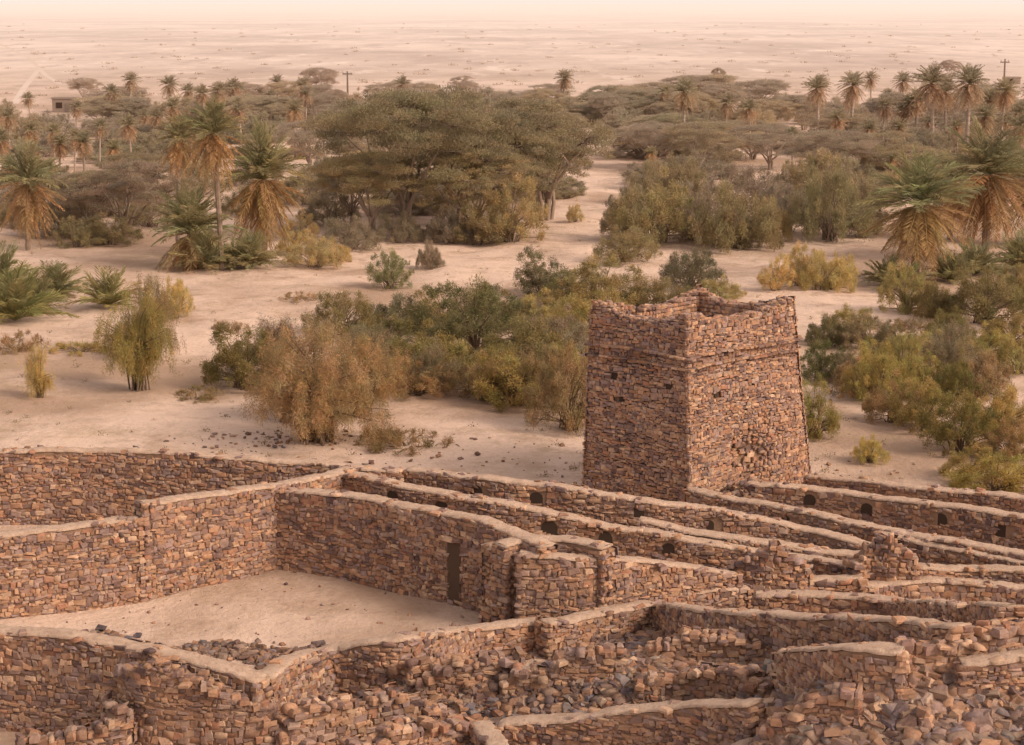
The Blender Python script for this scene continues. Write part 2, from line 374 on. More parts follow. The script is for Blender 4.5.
W([(905,640,.6),(960,632,.65),(1040,622,.65)],'ruined wall of reddish blocks',coping=False,rag=.2,sz=1.)
W([(960,660,.6),(1000,655,.7),(1050,650,.7)],'short capped wall stub on the rubble slope')
W([(770,720,.5),(810,702,.55),(860,690,.5)],'collapsed end of a stone wall on the slope',coping=False,rag=.25,sz=1.)
# ---------- rubble
def rubble(areas,name,label=None,sizes=(.08,.3),tint=1.,pw=2.2):
    Cc=[];R=[]
    for (px,py,rx,ry,n) in areas:
        c=place(px,py)
        a=rng.uniform(0,6.28,n); r=np.sqrt(rng.uniform(0,1,n))
        r=np.where(rng.uniform(0,1,n)<.15,r*1.4,r)
        x=c[0]+rx*r*np.cos(a); y=c[1]+ry*r*np.sin(a); s=sizes[0]+(sizes[1]-sizes[0])*rng.uniform(0,1,n)**pw
        Cc.append(np.stack([x,y,H(x,y)+s*rng.uniform(0,.7,n)],-1)); R.append(s)
    C=np.concatenate(Cc); R=np.concatenate(R); n=len(C)
    cr=np.array([(-1,-1),(1,-1),(1,1),(-1,1)],float)*.9; T=np.zeros((n,16,3))
    for k,(z,s) in enumerate(((-1,.66),(-.5,1),(.5,.97),(1,.62))):
        T[:,k*4:k*4+4,:2]=cr*s; T[:,k*4:k*4+4,2]=z
    T+=rng.uniform(-.23,.23,T.shape)
    T*=np.stack([rng.uniform(.7,1.3,n),rng.uniform(.5,.95,n),rng.uniform(.28,.65,n)],-1)[:,None]
    a=rng.uniform(0,6.28,n);b=rng.normal(0,.45,n);ca,sa,cb,sb=np.cos(a),np.sin(a),np.cos(b),np.sin(b)
    Rm=np.zeros((n,3,3)); Rm[:,0,0]=ca;Rm[:,0,1]=-sa*cb;Rm[:,0,2]=sa*sb;Rm[:,1,0]=sa;Rm[:,1,1]=ca*cb;Rm[:,1,2]=-ca*sb;Rm[:,2,1]=sb;Rm[:,2,2]=cb
    P=np.einsum('nij,nkj->nki',Rm,T)*R[:,None,None]+C[:,None]
    F=[]
    for k in (0,4,8):
        for i in range(4): F.append((k+i,k+(i+1)%4,k+4+(i+1)%4,k+4+i))
    F.append((12,13,14,15)); F.append((3,2,1,0)); F=np.array(F)
    Q=(F[None]+(np.arange(n)*16)[:,None,None]).reshape(-1,4)
    c=np.repeat(stonecols(n)*tint*rng.uniform(.62,1.15,(n,1))*np.where(rng.uniform(0,1,(n,1))<.38,np.array([[.82,1.0,1.22]]),np.ones((1,3))),16,axis=0)
    o=ob(name,mk(name,P.reshape(-1,3),Q,STONE,c,np.repeat(rng.uniform(0,1,n)<.3,14))); o['kind']='stuff'; o['label']=label; o['category']='rubble'
    return o
rubble([(600,690,3.6,1.6,3800),(700,665,2.8,1.6,2600),(480,695,2.6,1.4,1600),(770,625,1.4,.8,300),(800,670,2.2,1.2,1100),
        (340,715,2.2,1.2,800),(560,735,3,1,700),(410,690,1.8,1.,900),(620,645,2.6,1.2,1200)],'rubble','heaps of tumbled reddish brown building stones',(.035,.17),.85,2.4)
rubble([(985,700,2.6,1.9,3400),(860,735,2.6,1.3,2600),(820,690,2,1.,1400),(1010,665,1.6,.8,900),(1010,740,1.6,1.2,1200),(920,680,2,1,1300),(760,740,1.5,1.,900)],'rubble','steep heap of large angular reddish and grey stones',(.04,.25),.87,2.6)
rubble([(230,652,1.2,.7,260),(90,640,1.,.5,160),(290,660,1.2,.7,200),(752,486,1.,.8,160),(400,655,2.5,.9,350)],'rubble','dark fallen stones scattered beside the walls',(.05,.15),.72)
rubble([(500,600,12,8,300),(850,590,8,5,700)],'gravel','loose stones scattered over the sandy ruins floor',(.02,.09))
rubble([(330,450,10,3,100),(280,440,3,1.5,120),(700,470,8,3,100)],'gravel','dark gravel scattered over the wadi sand',(.03,.11),.9)
# ---------- tower
def tower():
    B=[np.array(place(690,512)),np.array(place(811,482)),None,np.array(place(582,489))]
    for i in (0,1,3): B[i][2]=float(0)
    B[2]=B[1]+B[3]-B[0]
    cen=sum(B)/4; HT=6.05; st=Stones()
    shift=np.array([-.24,0,0])
    T=[cen+(b-cen)*np.array([.87,.87,1])+shift for b in B]
    horns=[.30,.32,.30,.36]
    def dent(e,t,z): return .42*math.exp(-(((t-.50)/.16)**2+((z-1.45)/.95)**2)) if e==0 else 0.
    def prof(e,t):
        a,b=horns[e],horns[(e+1)%4]
        return HT+a*math.exp(-(t/.18)**1.4)+b*math.exp(-((1-t)/.18)**1.4)-.05*math.sin(math.pi*t)+.03*math.sin(t*23+e)+.03*math.sin(t*41+2*e)
    holes={3:[(.27,4.05,.17,.2),(.34,3.3,.12,.15),(.80,3.9,.13,.16)],0:[(.25,3.6,.1,.12)]}
    holeobjs=[]; ledges=[]
    for e in range(4):
        b0,b1=B[e],B[(e+1)%4]; t0,t1=T[e],T[(e+1)%4]
        z=-.2
        while z<HT+.9:
            h=random.choice([random.uniform(.05,.085),random.uniform(.075,.14)]); zc=z+h/2; k=zc/HT
            p0=b0+(t0-b0)*k; p1=b1+(t1-b1)*k; p0=p0.copy();p1=p1.copy(); p0[2]=p1[2]=zc
            d=p1-p0; L=np.linalg.norm(d); u=d/L; n=np.array([u[1],-u[0],0.]); 
            s=-.04
            while s<L:
                w=random.choice([random.uniform(.08,.18),random.uniform(.13,.34)]); w=min(w,max(.1,L+.04-s)); sc=s+w/2; t=sc/L
                if zc+h*.3<prof(e,min(max(t,0),1)):
                    bad=any(abs(sc-ht*L)<hw/2+w*.42 and abs(zc-hz)<hh/2+h*.3 for (ht,hz,hw,hh) in holes.get(e,()))
                    dn=dent(e,t,zc)
                    if dn>.2 and random.random()<.35: bad=True
                    if not bad:
                        c=p0+u*sc+n*(-.05-dn+ (.02*math.sin(sc*1.3+zc*1.1+e)))+np.array([0,0,random.uniform(-.025,.025)+.035*math.sin(sc*1.5+zc*2.2)])
                        a=random.gauss(0,.1); uu=u*math.cos(a)+np.array([0,0,math.sin(a)]); vv=-u*math.sin(a)+np.array([0,0,math.cos(a)])
                        st.add(c,uu,vv,n,w*random.uniform(.92,1.04),h*random.uniform(.88,1.28),random.uniform(.04,.08))
                s+=w
            z+=h
        for zl,pr in ((4.98,.20),(4.62,.13)):
            ld=Stones(); k=zl/HT; p0=b0+(t0-b0)*k; p1=b1+(t1-b1)*k; p0=p0.copy();p1=p1.copy();p0[2]=p1[2]=zl
            d=p1-p0; L=np.linalg.norm(d); u=d/L; n=np.array([u[1],-u[0],0.]); s=-.06
            while s<L+.04:
                w=random.uniform(.16,.40)
                ld.add(p0+u*(s+w/2)+np.array([0,0,.04*math.sin(s*1.1+e*2)+random.uniform(-.015,.015)]),u,(0,0,1),n,w*1.06,random.uniform(.065,.09),pr*random.uniform(.8,1.1))
                s+=w
            ledges.append(ld)
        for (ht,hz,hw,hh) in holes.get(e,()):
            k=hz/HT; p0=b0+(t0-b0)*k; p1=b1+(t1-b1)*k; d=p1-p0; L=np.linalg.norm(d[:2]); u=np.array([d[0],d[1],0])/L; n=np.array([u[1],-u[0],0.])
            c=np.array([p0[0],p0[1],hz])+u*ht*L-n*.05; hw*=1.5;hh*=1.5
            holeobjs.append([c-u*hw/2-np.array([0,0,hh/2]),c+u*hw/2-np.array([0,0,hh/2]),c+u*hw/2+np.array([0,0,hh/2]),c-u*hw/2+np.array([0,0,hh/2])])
    rows=[];Ns=30
    for e in range(4):
        b0,b1=B[e],B[(e+1)%4]; t0,t1=T[e],T[(e+1)%4]
        for i in range(Ns):
            t=i/Ns; pz=prof(e,t)-.05
            def pt(z,ins):
                k=z/HT; p=b0+(b1-b0)*t; q=t0+(t1-t0)*t; r=p+(q-p)*k; c=cen+shift*k; v=r-c; s=1-ins/np.linalg.norm(v[:2]); return (c[0]+v[0]*s,c[1]+v[1]*s,z)
            rows.append([pt(-.4,.12)]+[pt(zz,.12+1.15*dent(e,t,zz)) for zz in (.3,.7,1.1,1.5,1.9,2.4,3.2)]+[pt(pz,.12),pt(pz,.5),pt(5.1,.5)])
    cv,cq=ribbon(rows,True)
    for r in rows:
        for _ in range(4):
            m=(np.array(r[-3])+np.array(r[-2]))/2+rng.uniform(-.16,.16,3)*np.array([1,1,0]); a=random.uniform(0,6.28)
            st.add(m+np.array([0,0,-.03]),(math.cos(a),math.sin(a),0),(-math.sin(a),math.cos(a),0),(0,0,1),random.uniform(.12,.24),random.uniform(.12,.2),random.uniform(.03,.08))
        m=np.array(r[-2]); inn=cen-m; inn[2]=0; inn/=np.linalg.norm(inn)
        zz=5.15
        while zz<r[-2][2]:
            st.add((m[0],m[1],zz),(-inn[1],inn[0],0),(0,0,1),inn,.24,.12,.08); zz+=.13
    sv,sq,sc=st.build(1.,.15); V,Q,C,M=merge([(cv,cq,None,1),(sv,sq,sc,0)])
    tw=bpy.data.objects.new('stone_tower',None); COL.objects.link(tw); tw.location=cen; tw['label']='square tapering dry stone watchtower with raised corners'; tw['category']='tower'
    off=-cen
    ob('wall',mk('tower_wall',V+off,Q,[STONE,MORTAR],C,np.concatenate([np.zeros(len(cq),bool),st.sm]),M),tw)
    for ld in ledges:
        lv,lq,lc=ld.build(.95,.07); ob('ledge',mk('ledge',lv+off,lq,STONE,lc),tw)
    rr=[np.array(rows[i*Ns][-1]) for i in range(4)]
    rv=[p+np.array([0,0,.05])+off for p in rr]+[p-np.array([0,0,.2])+off for p in rr]
    ob('roof',mk('roof',rv,[(0,1,2,3),(7,6,5,4)]+[(i,i+4,(i+1)%4+4,(i+1)%4) for i in range(4)],COPE),tw)
    for q in holeobjs: ob('window',mk('window',np.array(q)+off,[(0,1,2,3)],DARK),tw)  # flat dark quad painting the shade of a deep hole
tower()
# ---------- vegetation
def tube(path,rad,k=6):
    path=np.asarray(path,float); n=len(path); V=[]
    tg=np.gradient(path,axis=0); 
    for i in range(n):
        t=tg[i]/(np.linalg.norm(tg[i])+1e-9); a=np.cross(t,(0.3,.9,.1)); a/=np.linalg.norm(a)+1e-9; b=np.cross(t,a)
        for j in range(k):
            th=2*math.pi*j/k; V.append(path[i]+(a*math.cos(th)+b*math.sin(th))*rad[i])
    Q=[]
    for i in range(n-1):
        for j in range(k): Q.append((i*k+j,i*k+(j+1)%k,(i+1)*k+(j+1)%k,(i+1)*k+j))
    return np.array(V),np.array(Q)
def joinq(L):
    V=[];Q=[];o=0
    for v,q in L: V.append(v);Q.append(np.asarray(q)+o);o+=len(v)
    return np.concatenate(V),np.concatenate(Q)
def leafquads(P,D,ln,wd,r,cols):
    n=len(P); D=D/np.linalg.norm(D,axis=1,keepdims=True); X=r.normal(0,1,(n,3)); A=np.cross(D,X); A/=np.linalg.norm(A,axis=1,keepdims=True)+1e-9
    ln=ln[:,None]; wd=wd[:,None]
    V=np.stack([P-D*ln/2,P+A*wd/2,P+D*ln/2,P-A*wd/2],1).reshape(-1,3)
    Q=np.arange(4*n).reshape(-1,4); return V,Q,np.repeat(cols,4,axis=0)
def clumpleaves(cl,per,size,aspect,r,updir=(0,0,.3),hue=.12):
    Ps=[];Cs=[];Ds=[]
    for (c,rad,rz) in cl:
        n=int(per*rad**1.5)+5; u=r.normal(0,1,(n,3)); u/=np.linalg.norm(u,axis=1,keepdims=True); q=u*(r.uniform(.15,1,(n,1))**.7)*(1+.35*(r.uniform(0,1,(n,1))<.12))
        q[:,:2]*=rad; q[:,2]*=rz; Ps.append(np.array(c)+q)
        b=r.uniform(.7,1.3); hs=np.array([1+r.uniform(-hue,hue*1.4),1,1+r.uniform(-hue,hue)])
        Cs.append(b*hs*r.uniform(.8,1.2,(n,1))*np.ones((n,1))); Ds.append(u*.8+np.array(updir)+r.normal(0,.45,(n,3)))
    P=np.concatenate(Ps);n=len(P)
    return leafquads(P,np.concatenate(Ds),size*r.uniform(.6,1.4,n),size*aspect*r.uniform(.7,1.3,n),r,np.concatenate(Cs))
def acacia(seed,R=6.,Hh=7.,full=.25,n=150,lowp=.62):
    r=np.random.default_rng(seed); tubes=[]; cl=[]; nl=8
    plates=[(r.normal(0,.5),r.normal(0,.5),Hh*.92,R*.6)]
    for i in range(nl):
        a=2*math.pi*i/nl+r.uniform(-.3,.3); q=R*r.uniform(.5,.72); plates.append((math.cos(a)*q,math.sin(a)*q,Hh*r.uniform(lowp,.87),R*r.uniform(.3,.48)))
    for (px,py,pz,pr) in plates:
        e=np.array([px,py,pz-Hh*.06]); t=np.linspace(0,1,8)[:,None]; fork=Hh*r.uniform(.1,.25); bx=r.normal(0,.15,2)
        p=np.concatenate([[(bx[0],bx[1],-.2)],np.array([bx[0]*1.5,bx[1]*1.5,fork])+(e-np.array([0,0,fork]))*t])
        p[1:,2]+= .15*np.sin(t[:,0]*3.1)*Hh*.2; p[2:-1]+=r.normal(0,.12,(6,3))
        tubes.append(tube(p,np.linspace(.15,.03,9)))
        m=int(n*(pr/R)**1.6/2.0)+6
        for i in range(m):
            a=r.uniform(0,6.28); rr=pr*math.sqrt(r.uniform(0,1)); x=px+math.cos(a)*rr; y=py+math.sin(a)*rr; k=rr/pr
            z=pz+Hh*(.05*math.sqrt(1-min(1,k*k))-.05*k*k)+r.normal(0,.012)*Hh
            if r.uniform()<full: z-=Hh*r.uniform(.04,.28)
            s=r.uniform(.5,1.05)*R/6.5; cl.append(((x,y,z),s*1.2,s*.35))
            if i%2==0:
                mm=(e+np.array([x,y,z]))/2+np.array([0,0,-.15]); tubes.append(tube([e,mm,(x,y,z)],[.04,.025,.01],4))
    tv,tq=joinq(tubes); lv,lq,lc=clumpleaves(cl,360,.12,.42,r)
    return mk('trunk',tv,tq,BARK,None,True),mk('crown',lv,lq,LEAF,lc),Hh,R
def shrub(seed,R=2.,Hh=3.2,low=.05,asp=.18,size=.135,droop=False,per=310,ncl=100):
    r=np.random.default_rng(seed); tubes=[];cl=[]
    lob=[(r.uniform(-.6,.6)*R,r.uniform(-.6,.6)*R,r.uniform(.65,1.)) for _ in range(6)]
    for i in range(ncl):
        a=r.uniform(0,6.28); rr=R*math.sqrt(r.uniform(0,1)); x,y=rr*math.cos(a),rr*math.sin(a); k=rr/R
        l=min(lob,key=lambda q:(q[0]-x)**2+(q[1]-y)**2); dd=math.hypot(l[0]-x,l[1]-y)/R
        top=Hh*l[2]*(1-.45*dd**1.3-.3*k*k); z=Hh*low+(top-Hh*low)*r.uniform(0,1)**.7
        s=r.uniform(.2,.44)*R/2; cl.append(((x,y,z),s,s*(1. if not droop else 1.5)))
        if i%3==0:
            b=np.array([r.normal(0,.12*R),r.normal(0,.12*R),-.15]); e=np.array([x,y,z]); m=b*.45+e*.55+np.array([-x*.2,-y*.2,Hh*.05])
            tubes.append(tube([b,m,e],[.05,.03,.01],5))
        if i%2==0:
            for _ in range(2): cl.append(((x*r.uniform(1.02,1.16),y*r.uniform(1.02,1.16),z+Hh*r.uniform(-.03,.07)),s*.42,s*.5))
    tv,tq=joinq(tubes); lv,lq,lc=clumpleaves(cl,per*3,size,asp,r,(0,0,-.5) if droop else (0,0,.25),.12)
    return mk('stem',tv,tq,BARK,None,True),mk('crown',lv,lq,LEAF,lc),Hh,R
def weeper(seed,R=2.4,Hh=3.9):
    r=np.random.default_rng(seed); tubes=[];cl=[]
    for i in range(30):
        a=r.uniform(0,6.28); q=R*r.uniform(.1,1.)**.65; tip=np.array([math.cos(a)*q,math.sin(a)*q,Hh*(r.uniform(.42,1.)-.3*(q/R)**2)])
        b=np.array([r.normal(0,.3),r.normal(0,.3),-.1]); m=b*.4+tip*.6+np.array([-tip[0]*.2,-tip[1]*.2,Hh*.14])
        tubes.append(tube([b,(b+m)/2+r.normal(0,.08,3),m,tip],[.055,.04,.026,.01],5))
        for k in range(10):
            t=r.uniform(.3,1.08); base=m+(tip-m)*max(0,(t-.5)*2) if t>.5 else b+(m-b)*(t*2)
            c=base+r.normal(0,.28,3)*np.array([1,1,.6])
            for j in range(3):
                cc=c+np.array([c[0]*.05*j,c[1]*.05*j,-.24*j]); 
                if cc[2]>Hh*.06: cl.append((tuple(cc),r.uniform(.14,.28),r.uniform(.2,.34)))
    tv,tq=joinq(tubes); lv,lq,lc=clumpleaves(cl,480,.14,.11,r,(0,0,-.45),.14)
    return mk('stem',tv,tq,BARK,None,True),mk('crown',lv,lq,LEAF,lc),Hh,R
def frond(base,az,el,L,droop,r,n=26,ll=.25):
    t=np.linspace(.0,1,8); ca,sa=math.cos(az),math.sin(az); tw=r.uniform(-.2,.2)
    def pos(t): rad=L*(t*math.cos(el)); z=L*(t*math.sin(el)-droop*t*t); return np.array([base[0]+ca*rad-sa*tw*L*t*t,base[1]+sa*rad+ca*tw*L*t*t,base[2]+z])
    path=np.array([pos(a) for a in t]); tb=tube(path,np.linspace(.03,.008,8),3)
    P=[];D=[];ln=[]
    for a in np.linspace(.14,1,n):
        p=pos(a); q=pos(a+.02)-p; q/=np.linalg.norm(q); side=np.cross(q,(0,0,1.)); side/=np.linalg.norm(side)+1e-9
        l=L*ll*(math.sin(math.pi*min(1,.18+a*.78))**.6)
        for s in (-1,1):
            d=q*.8+side*s*.7+np.array([0,0,r.uniform(-.3,.2)]); d/=np.linalg.norm(d); P.append(p+d*l/2); D.append(d); ln.append(l*r.uniform(.8,1.1))
    return tb,np.array(P),np.array(D),np.array(ln)
def palm(seed,Hh,R,skirt=1.,nf=46,lean=.3,trunk=True,lw=.045,hubdrop=.66):
    r=np.random.default_rng(seed); top=np.array([lean,lean*.3,Hh-R*hubdrop]) if trunk else np.array([0,0,.1])
    parts={}
    if trunk:
        n=int(top[2]/.22)+2; t=np.linspace(0,1,n); path=np.stack([lean*t**1.6,lean*.3*t**1.6,-.2+(top[2]+.2)*t],-1)
        rad=np.where(np.arange(n)%2==0,.19,.155)*(1+.25*np.exp(-t*12)); rad=rad*(1+.15*(t>.9)); parts['trunk']=mk('trunk',*tube(path,rad,8),BARK,None,False)
    def group(specs,base_c,name,jit):
        tbs=[];P=[];D=[];Ln=[];C=[]
        for (az,el,L,dr) in specs:
            tb,p,d,l=frond(top,az,el,L,dr,r); tbs.append(tb);P.append(p);D.append(d);Ln.append(l); C.append(np.ones((len(p),3))*np.array(base_c)*r.uniform(1-jit,1+jit)*np.array([r.uniform(.9,1.3),1,r.uniform(.8,1.1)]))
        tv,tq=joinq(tbs); P=np.concatenate(P);D=np.concatenate(D);Ln=np.concatenate(Ln);C=np.concatenate(C)
        lv,lq,lc=leafquads(P,D,Ln,np.full(len(P),lw),r,C)
        V,Q,Cc,M=merge([(tv,tq,np.full((len(tv),3),1.)*np.array(base_c)*1.3,0),(lv,lq,lc,0)]); parts[name]=mk(name,V,Q,LEAF,Cc)
    sp=[]
    for i in range(nf):
        el=math.radians(86-(72 if trunk else 66)*(i/nf)**.85+r.uniform(-7,7))
        sp.append((i*2.4+r.uniform(-.35,.35),el,R*r.uniform(.8,1.2),r.uniform(.2,.5)))
    group(sp,(1,1,1),'crown',.3)
    if skirt>0:
        ns=int(34*skirt)
        sp=[(i*2.4+r.uniform(-.5,.5),math.radians(r.uniform(-8,6)-76*(i/ns)**.75),R*r.uniform(.55,1.),r.uniform(.1,.5)) for i in range(ns)]
        group(sp,(1.6,1.05,.95),'dead_fronds',.35)
    return parts,Hh,R
PT={'palm':[palm(1,9.2,2.3,1.5,46,lean=.4),palm(2,8.4,2.25,1.6,46,lean=-.3),palm(3,8.8,2.35,1.5,46,lean=.1)],
    'skirt':[palm(4,5.2,2.7,2.5,58,lean=.1),palm(5,5.6,2.8,2.5,58,lean=-.2)],
    'clump':[palm(6,3.2,3.0,0,64,trunk=False),palm(7,3.,2.9,0,58,trunk=False)],
    'low':[palm(8,3.6,2.7,1.3,64,lean=.1,hubdrop=.75)]}
def tp(tt,nm0='trunk'): return ({nm0:tt[0],'crown':tt[1]},tt[2],tt[3])
PT['acacia']=[tp(acacia(11)),tp(acacia(12,6.5,6.8)),tp(acacia(13,5.,6.8,.35)),tp(acacia(14,5.5,6.8,.35,lowp=.5))]
PT['shrub']=[tp(shrub(21),'stem'),tp(shrub(22,2.2,2.9),'stem'),tp(shrub(23,1.8,3.4),'stem'),tp(shrub(24,2.4,3.),'stem'),tp(shrub(25,2.2,3.3),'stem')]
PT['tamarisk']=[tp(weeper(31),'stem'),tp(weeper(32,2.1,4.),'stem')]
PT['tuft']=[tp(shrub(41,1.6,.8,.05,.1,.22,False,150,40),'stem'),tp(shrub(42,1.4,.9,.05,.1,.22,False,150,36),'stem')]
NAME={'palm':('date_palm','palm tree','tall date palm with a brown skirt of dead fronds','date palms of the oasis'),
'skirt':('date_palm','palm tree','short thick date palm with drooping brown fronds','date palms of the oasis'),
'low':('date_palm','palm tree','low bushy date palm standing below tall palm trunks','date palms of the oasis'),
'clump':('young_palm','palm tree','stemless clump of young palm fronds on sand','young palm clumps'),
'acacia':('acacia_tree','tree','flat-topped umbrella acacia with spreading limbs','acacia trees of the oasis'),
'shrub':('desert_shrub','shrub','bushy desert shrub growing on pink sand','desert shrubs in the wadi'),
'tamarisk':('tamarisk_tree','tree','feathery drooping tamarisk with several thin stems','tamarisk trees in the wadi'),
'tuft':('dry_grass_tuft','grass','low mound of dry brown grass on sand','dry grass tufts')}
TINT={'ol':(.25,.21,.085),'dk':(.18,.17,.085),'ye':(.56,.435,.175),'br':(.355,.255,.13),'gr':(.28,.23,.145),'yo':(.38,.305,.115),'pg':(.235,.235,.10),'ac':(.20,.175,.075)}
TW={'ol':'olive green','dk':'dark green','ye':'yellowish','br':'rusty brown','gr':'grey brown','yo':'yellow-green','pg':'dusty green','ac':'dark olive'}
cnt={}
def veg(kind,px,py,hpx,wpx=None,tint='ol'):
    k=cnt.get(kind,0); cnt[kind]=k+1
    parts,Hh,R=PT[kind][k%len(PT[kind])]
    x,y,z=place(px,py); d=math.hypot(y,CAMZ); m=d/FPX
    sz=hpx*m/Hh; sx=sz if wpx is None else wpx*m/(2*R)*.97
    nm,cat,lab,grp=NAME[kind]
    e=bpy.data.objects.new(nm,None); COL.objects.link(e); e.location=(x,y,z-.03); e.scale=(sx,sx,sz); e.rotation_euler[2]=random.uniform(0,6.28) if kind not in('palm',) else random.uniform(-.5,.5)
    e['label']=(TW[tint]+' '+lab) if kind not in('palm','skirt','clump','tuft','low') else lab
    e['category']=cat; e['group']=grp; e.empty_display_size=.5
    c=np.array(TINT[tint])*random.uniform(.88,1.15)*np.array([random.uniform(.94,1.06),1,random.uniform(.9,1.1)])
    for pn,me in parts.items():
        o=bpy.data.objects.new(pn,me); COL.objects.link(o); o.parent=e; o.color=(*c,1)
V_=veg
for a in [(178,248,130,60),(222,270,165,74)]: V_('palm',*a,'pg')
for a in [(295,158,58),(218,135,52),(205,130,44),(683,152,72),(724,150,56),(818,142,64),(851,142,68),(905,150,54),(932,160,92),(966,160,92),(1000,152,72),(945,150,70),(915,150,60),(980,175,70),(1020,185,70),
          (10,158,50),(30,176,54),(132,170,54),(85,190,58),(30,198,56),(325,165,50),(1018,162,60),(882,150,52),(750,150,50),(1035,150,70),(985,150,60),(5,190,60),(115,190,50),(60,190,56),(838,160,50),(55,170,46),(100,165,46),(15,215,60),(50,215,56),(75,175,46),(0,150,44),(868,170,50),(895,175,56)]:
    V_('palm',*a,None,'pg')
for a in [(265,262,126,94),(28,250,100,84),(915,280,116,134),(985,260,128,140),(1035,246,102,110),(950,240,80,90)]: V_('skirt',*a,'pg')
for a in [(190,268,80,98)]: V_('low',*a,'pg')
for a in [(205,270,60,80),(15,322,72,120),(55,298,50,90),(108,308,52,90),(252,268,48,80),(0,290,60,90),(885,285,40,60),(75,205,34,60),(20,205,34,60),(950,282,40,70),(1020,270,50,80),(35,312,50,80),(905,290,36,70),(975,275,44,80),(235,268,40,60)]: V_('clump',*a,'pg')
for a in [(405,238,146,195,'ac'),(455,228,138,180,'ac'),(545,220,120,150,'ac'),(500,226,108,140,'ac'),(372,238,86,130,'ol'),(352,228,72,80,'gr'),(475,238,88,120,'ol'),
          (125,238,78,120,'gr'),(90,236,66,90,'gr'),(135,212,60,90,'ol'),(70,228,56,80,'gr'),(310,170,50,70,'gr'),
          (318,108,40,46,'gr'),(85,102,24,36,'gr'),(118,112,26,70,'gr'),(465,104,28,32,'gr'),(395,112,30,56,'gr'),(325,118,34,50,'gr'),(240,118,36,60,'gr'),(545,118,34,70,'gr'),(718,100,32,16,'gr'),(775,98,18,26,'gr'),(950,82,22,22,'gr'),
          (890,188,56,110,'ol'),(700,172,50,90,'ol'),(655,168,46,90,'gr'),(555,158,50,80,'ol'),(770,170,46,90,'gr'),(830,190,60,100,'gr')]: V_('acacia',*a)
for a in [(510,242,74,74,'yo'),(450,242,50,60,'gr'),(480,244,50,60,'ol'),(400,242,36,50,'gr'),(655,242,84,100,'yo'),(625,238,60,50,'gr'),(735,248,90,90,'ol'),(695,240,72,70,'gr'),(830,240,90,90,'ol'),(785,232,70,60,'gr'),(740,248,42,50,'dk'),(768,240,60,50,'yo'),(865,236,50,50,'ol'),(680,215,70,70,'ol'),(750,212,66,80,'gr'),(810,210,66,80,'yo'),(655,205,60,60,'ol'),(860,205,60,70,'ol'),
          (350,250,40,60,'gr'),(60,236,50,80,'gr'),(80,247,34,50,'ol'),(25,226,44,60,'ol'),(110,244,36,60,'ol'),(310,205,44,70,'ol'),(150,226,40,70,'ol'),(45,195,40,70,'ol'),(270,200,34,60,'yo'),(245,215,40,60,'ol'),(330,225,40,60,'gr'),(120,215,50,80,'gr'),(160,200,40,80,'gr'),(90,215,40,80,'ol'),(10,215,40,70,'gr'),(200,195,40,60,'ol'),(255,185,36,60,'gr'),
          (390,288,44,46,'pg'),(430,268,38,28,'gr'),(545,296,58,66,'dk'),(625,262,42,70,'ol'),(692,288,58,66,'dk'),(600,312,60,100,'yo'),(655,310,46,70,'ol'),(568,304,42,60,'ol'),(700,318,40,60,'ol'),(720,300,30,50,'yo'),
          (800,286,48,40,'ye'),(826,290,54,60,'ye'),(776,290,46,36,'ye'),(840,286,40,36,'ye'),(315,267,44,60,'ye'),(300,240,30,40,'ye'),(335,262,30,34,'ye'),(290,255,30,30,'ye'),(175,318,48,38,'ye'),(575,222,26,18,'ye'),(70,200,24,30,'ye'),(45,215,24,40,'ye'),
          (245,388,80,88,'ol'),(345,335,52,80,'ol'),(420,378,66,110,'ol'),(475,352,84,120,'dk'),(530,372,74,110,'ol'),(520,404,68,100,'yo'),(570,430,104,86,'br'),(478,394,50,76,'br'),(415,394,42,76,'br'),(400,330,48,80,'dk'),(445,330,52,80,'ol'),(600,345,64,100,'yo'),(560,360,66,90,'gr'),(385,360,50,80,'ol'),(455,375,50,70,'yo'),(500,330,50,80,'ol'),(560,395,60,70,'yo'),(545,330,50,80,'yo'),
          (822,380,44,56,'dk'),(828,345,42,48,'dk'),(815,438,74,50,'yo'),(880,400,64,80,'yo'),(895,422,60,64,'br'),(905,312,56,56,'yo'),(935,318,52,60,'ol'),(985,324,80,90,'ol'),(950,345,44,56,'ol'),
          (955,400,60,50,'ol'),(960,452,70,84,'ol'),(1000,432,64,70,'yo'),(1000,498,62,104,'yo'),(870,462,32,38,'ye'),(1018,374,54,44,'yo'),(870,350,42,60,'gr'),(1015,304,54,60,'ol'),(875,374,44,50,'yo'),(850,330,30,50,'yo'),
          (860,398,50,60,'br'),(925,430,60,70,'yo'),(980,395,60,70,'br'),(940,362,40,60,'yo'),(1010,460,50,70,'br'),(900,350,34,50,'ol'),(970,480,40,60,'yo'),(1010,345,44,60,'ol'),(930,395,50,50,'yo'),(850,385,40,50,'gr'),(985,360,44,60,'yo')]: V_('shrub',*a)
for a in [(318,442,134,160,'br'),(293,420,100,96,'br'),(360,415,90,100,'br'),(140,390,120,78,'yo'),(152,360,94,66,'br'),(275,376,74,80,'gr'),(368,390,74,90,'gr'),(540,406,68,70,'br'),(905,390,64,66,'yo'),(950,382,74,60,'gr'),(495,402,60,60,'br'),(430,392,60,60,'gr'),(40,398,60,34,'ye')]: V_('tamarisk',*a)
for a in [(405,447,20,92,'br'),(200,398,13,56,'br'),(380,440,16,40,'br'),(20,350,20,60,'br'),(915,328,14,50,'br'),(850,340,12,40,'br'),(80,352,12,60,'ye'),(660,335,14,40,'br'),(230,330,12,40,'br'),(300,300,10,40,'br')]: V_('tuft',*a)
def dens(px,py): return .72+.28*math.sin(px*.021+py*.05)*math.sin(px*.0087+1.3)
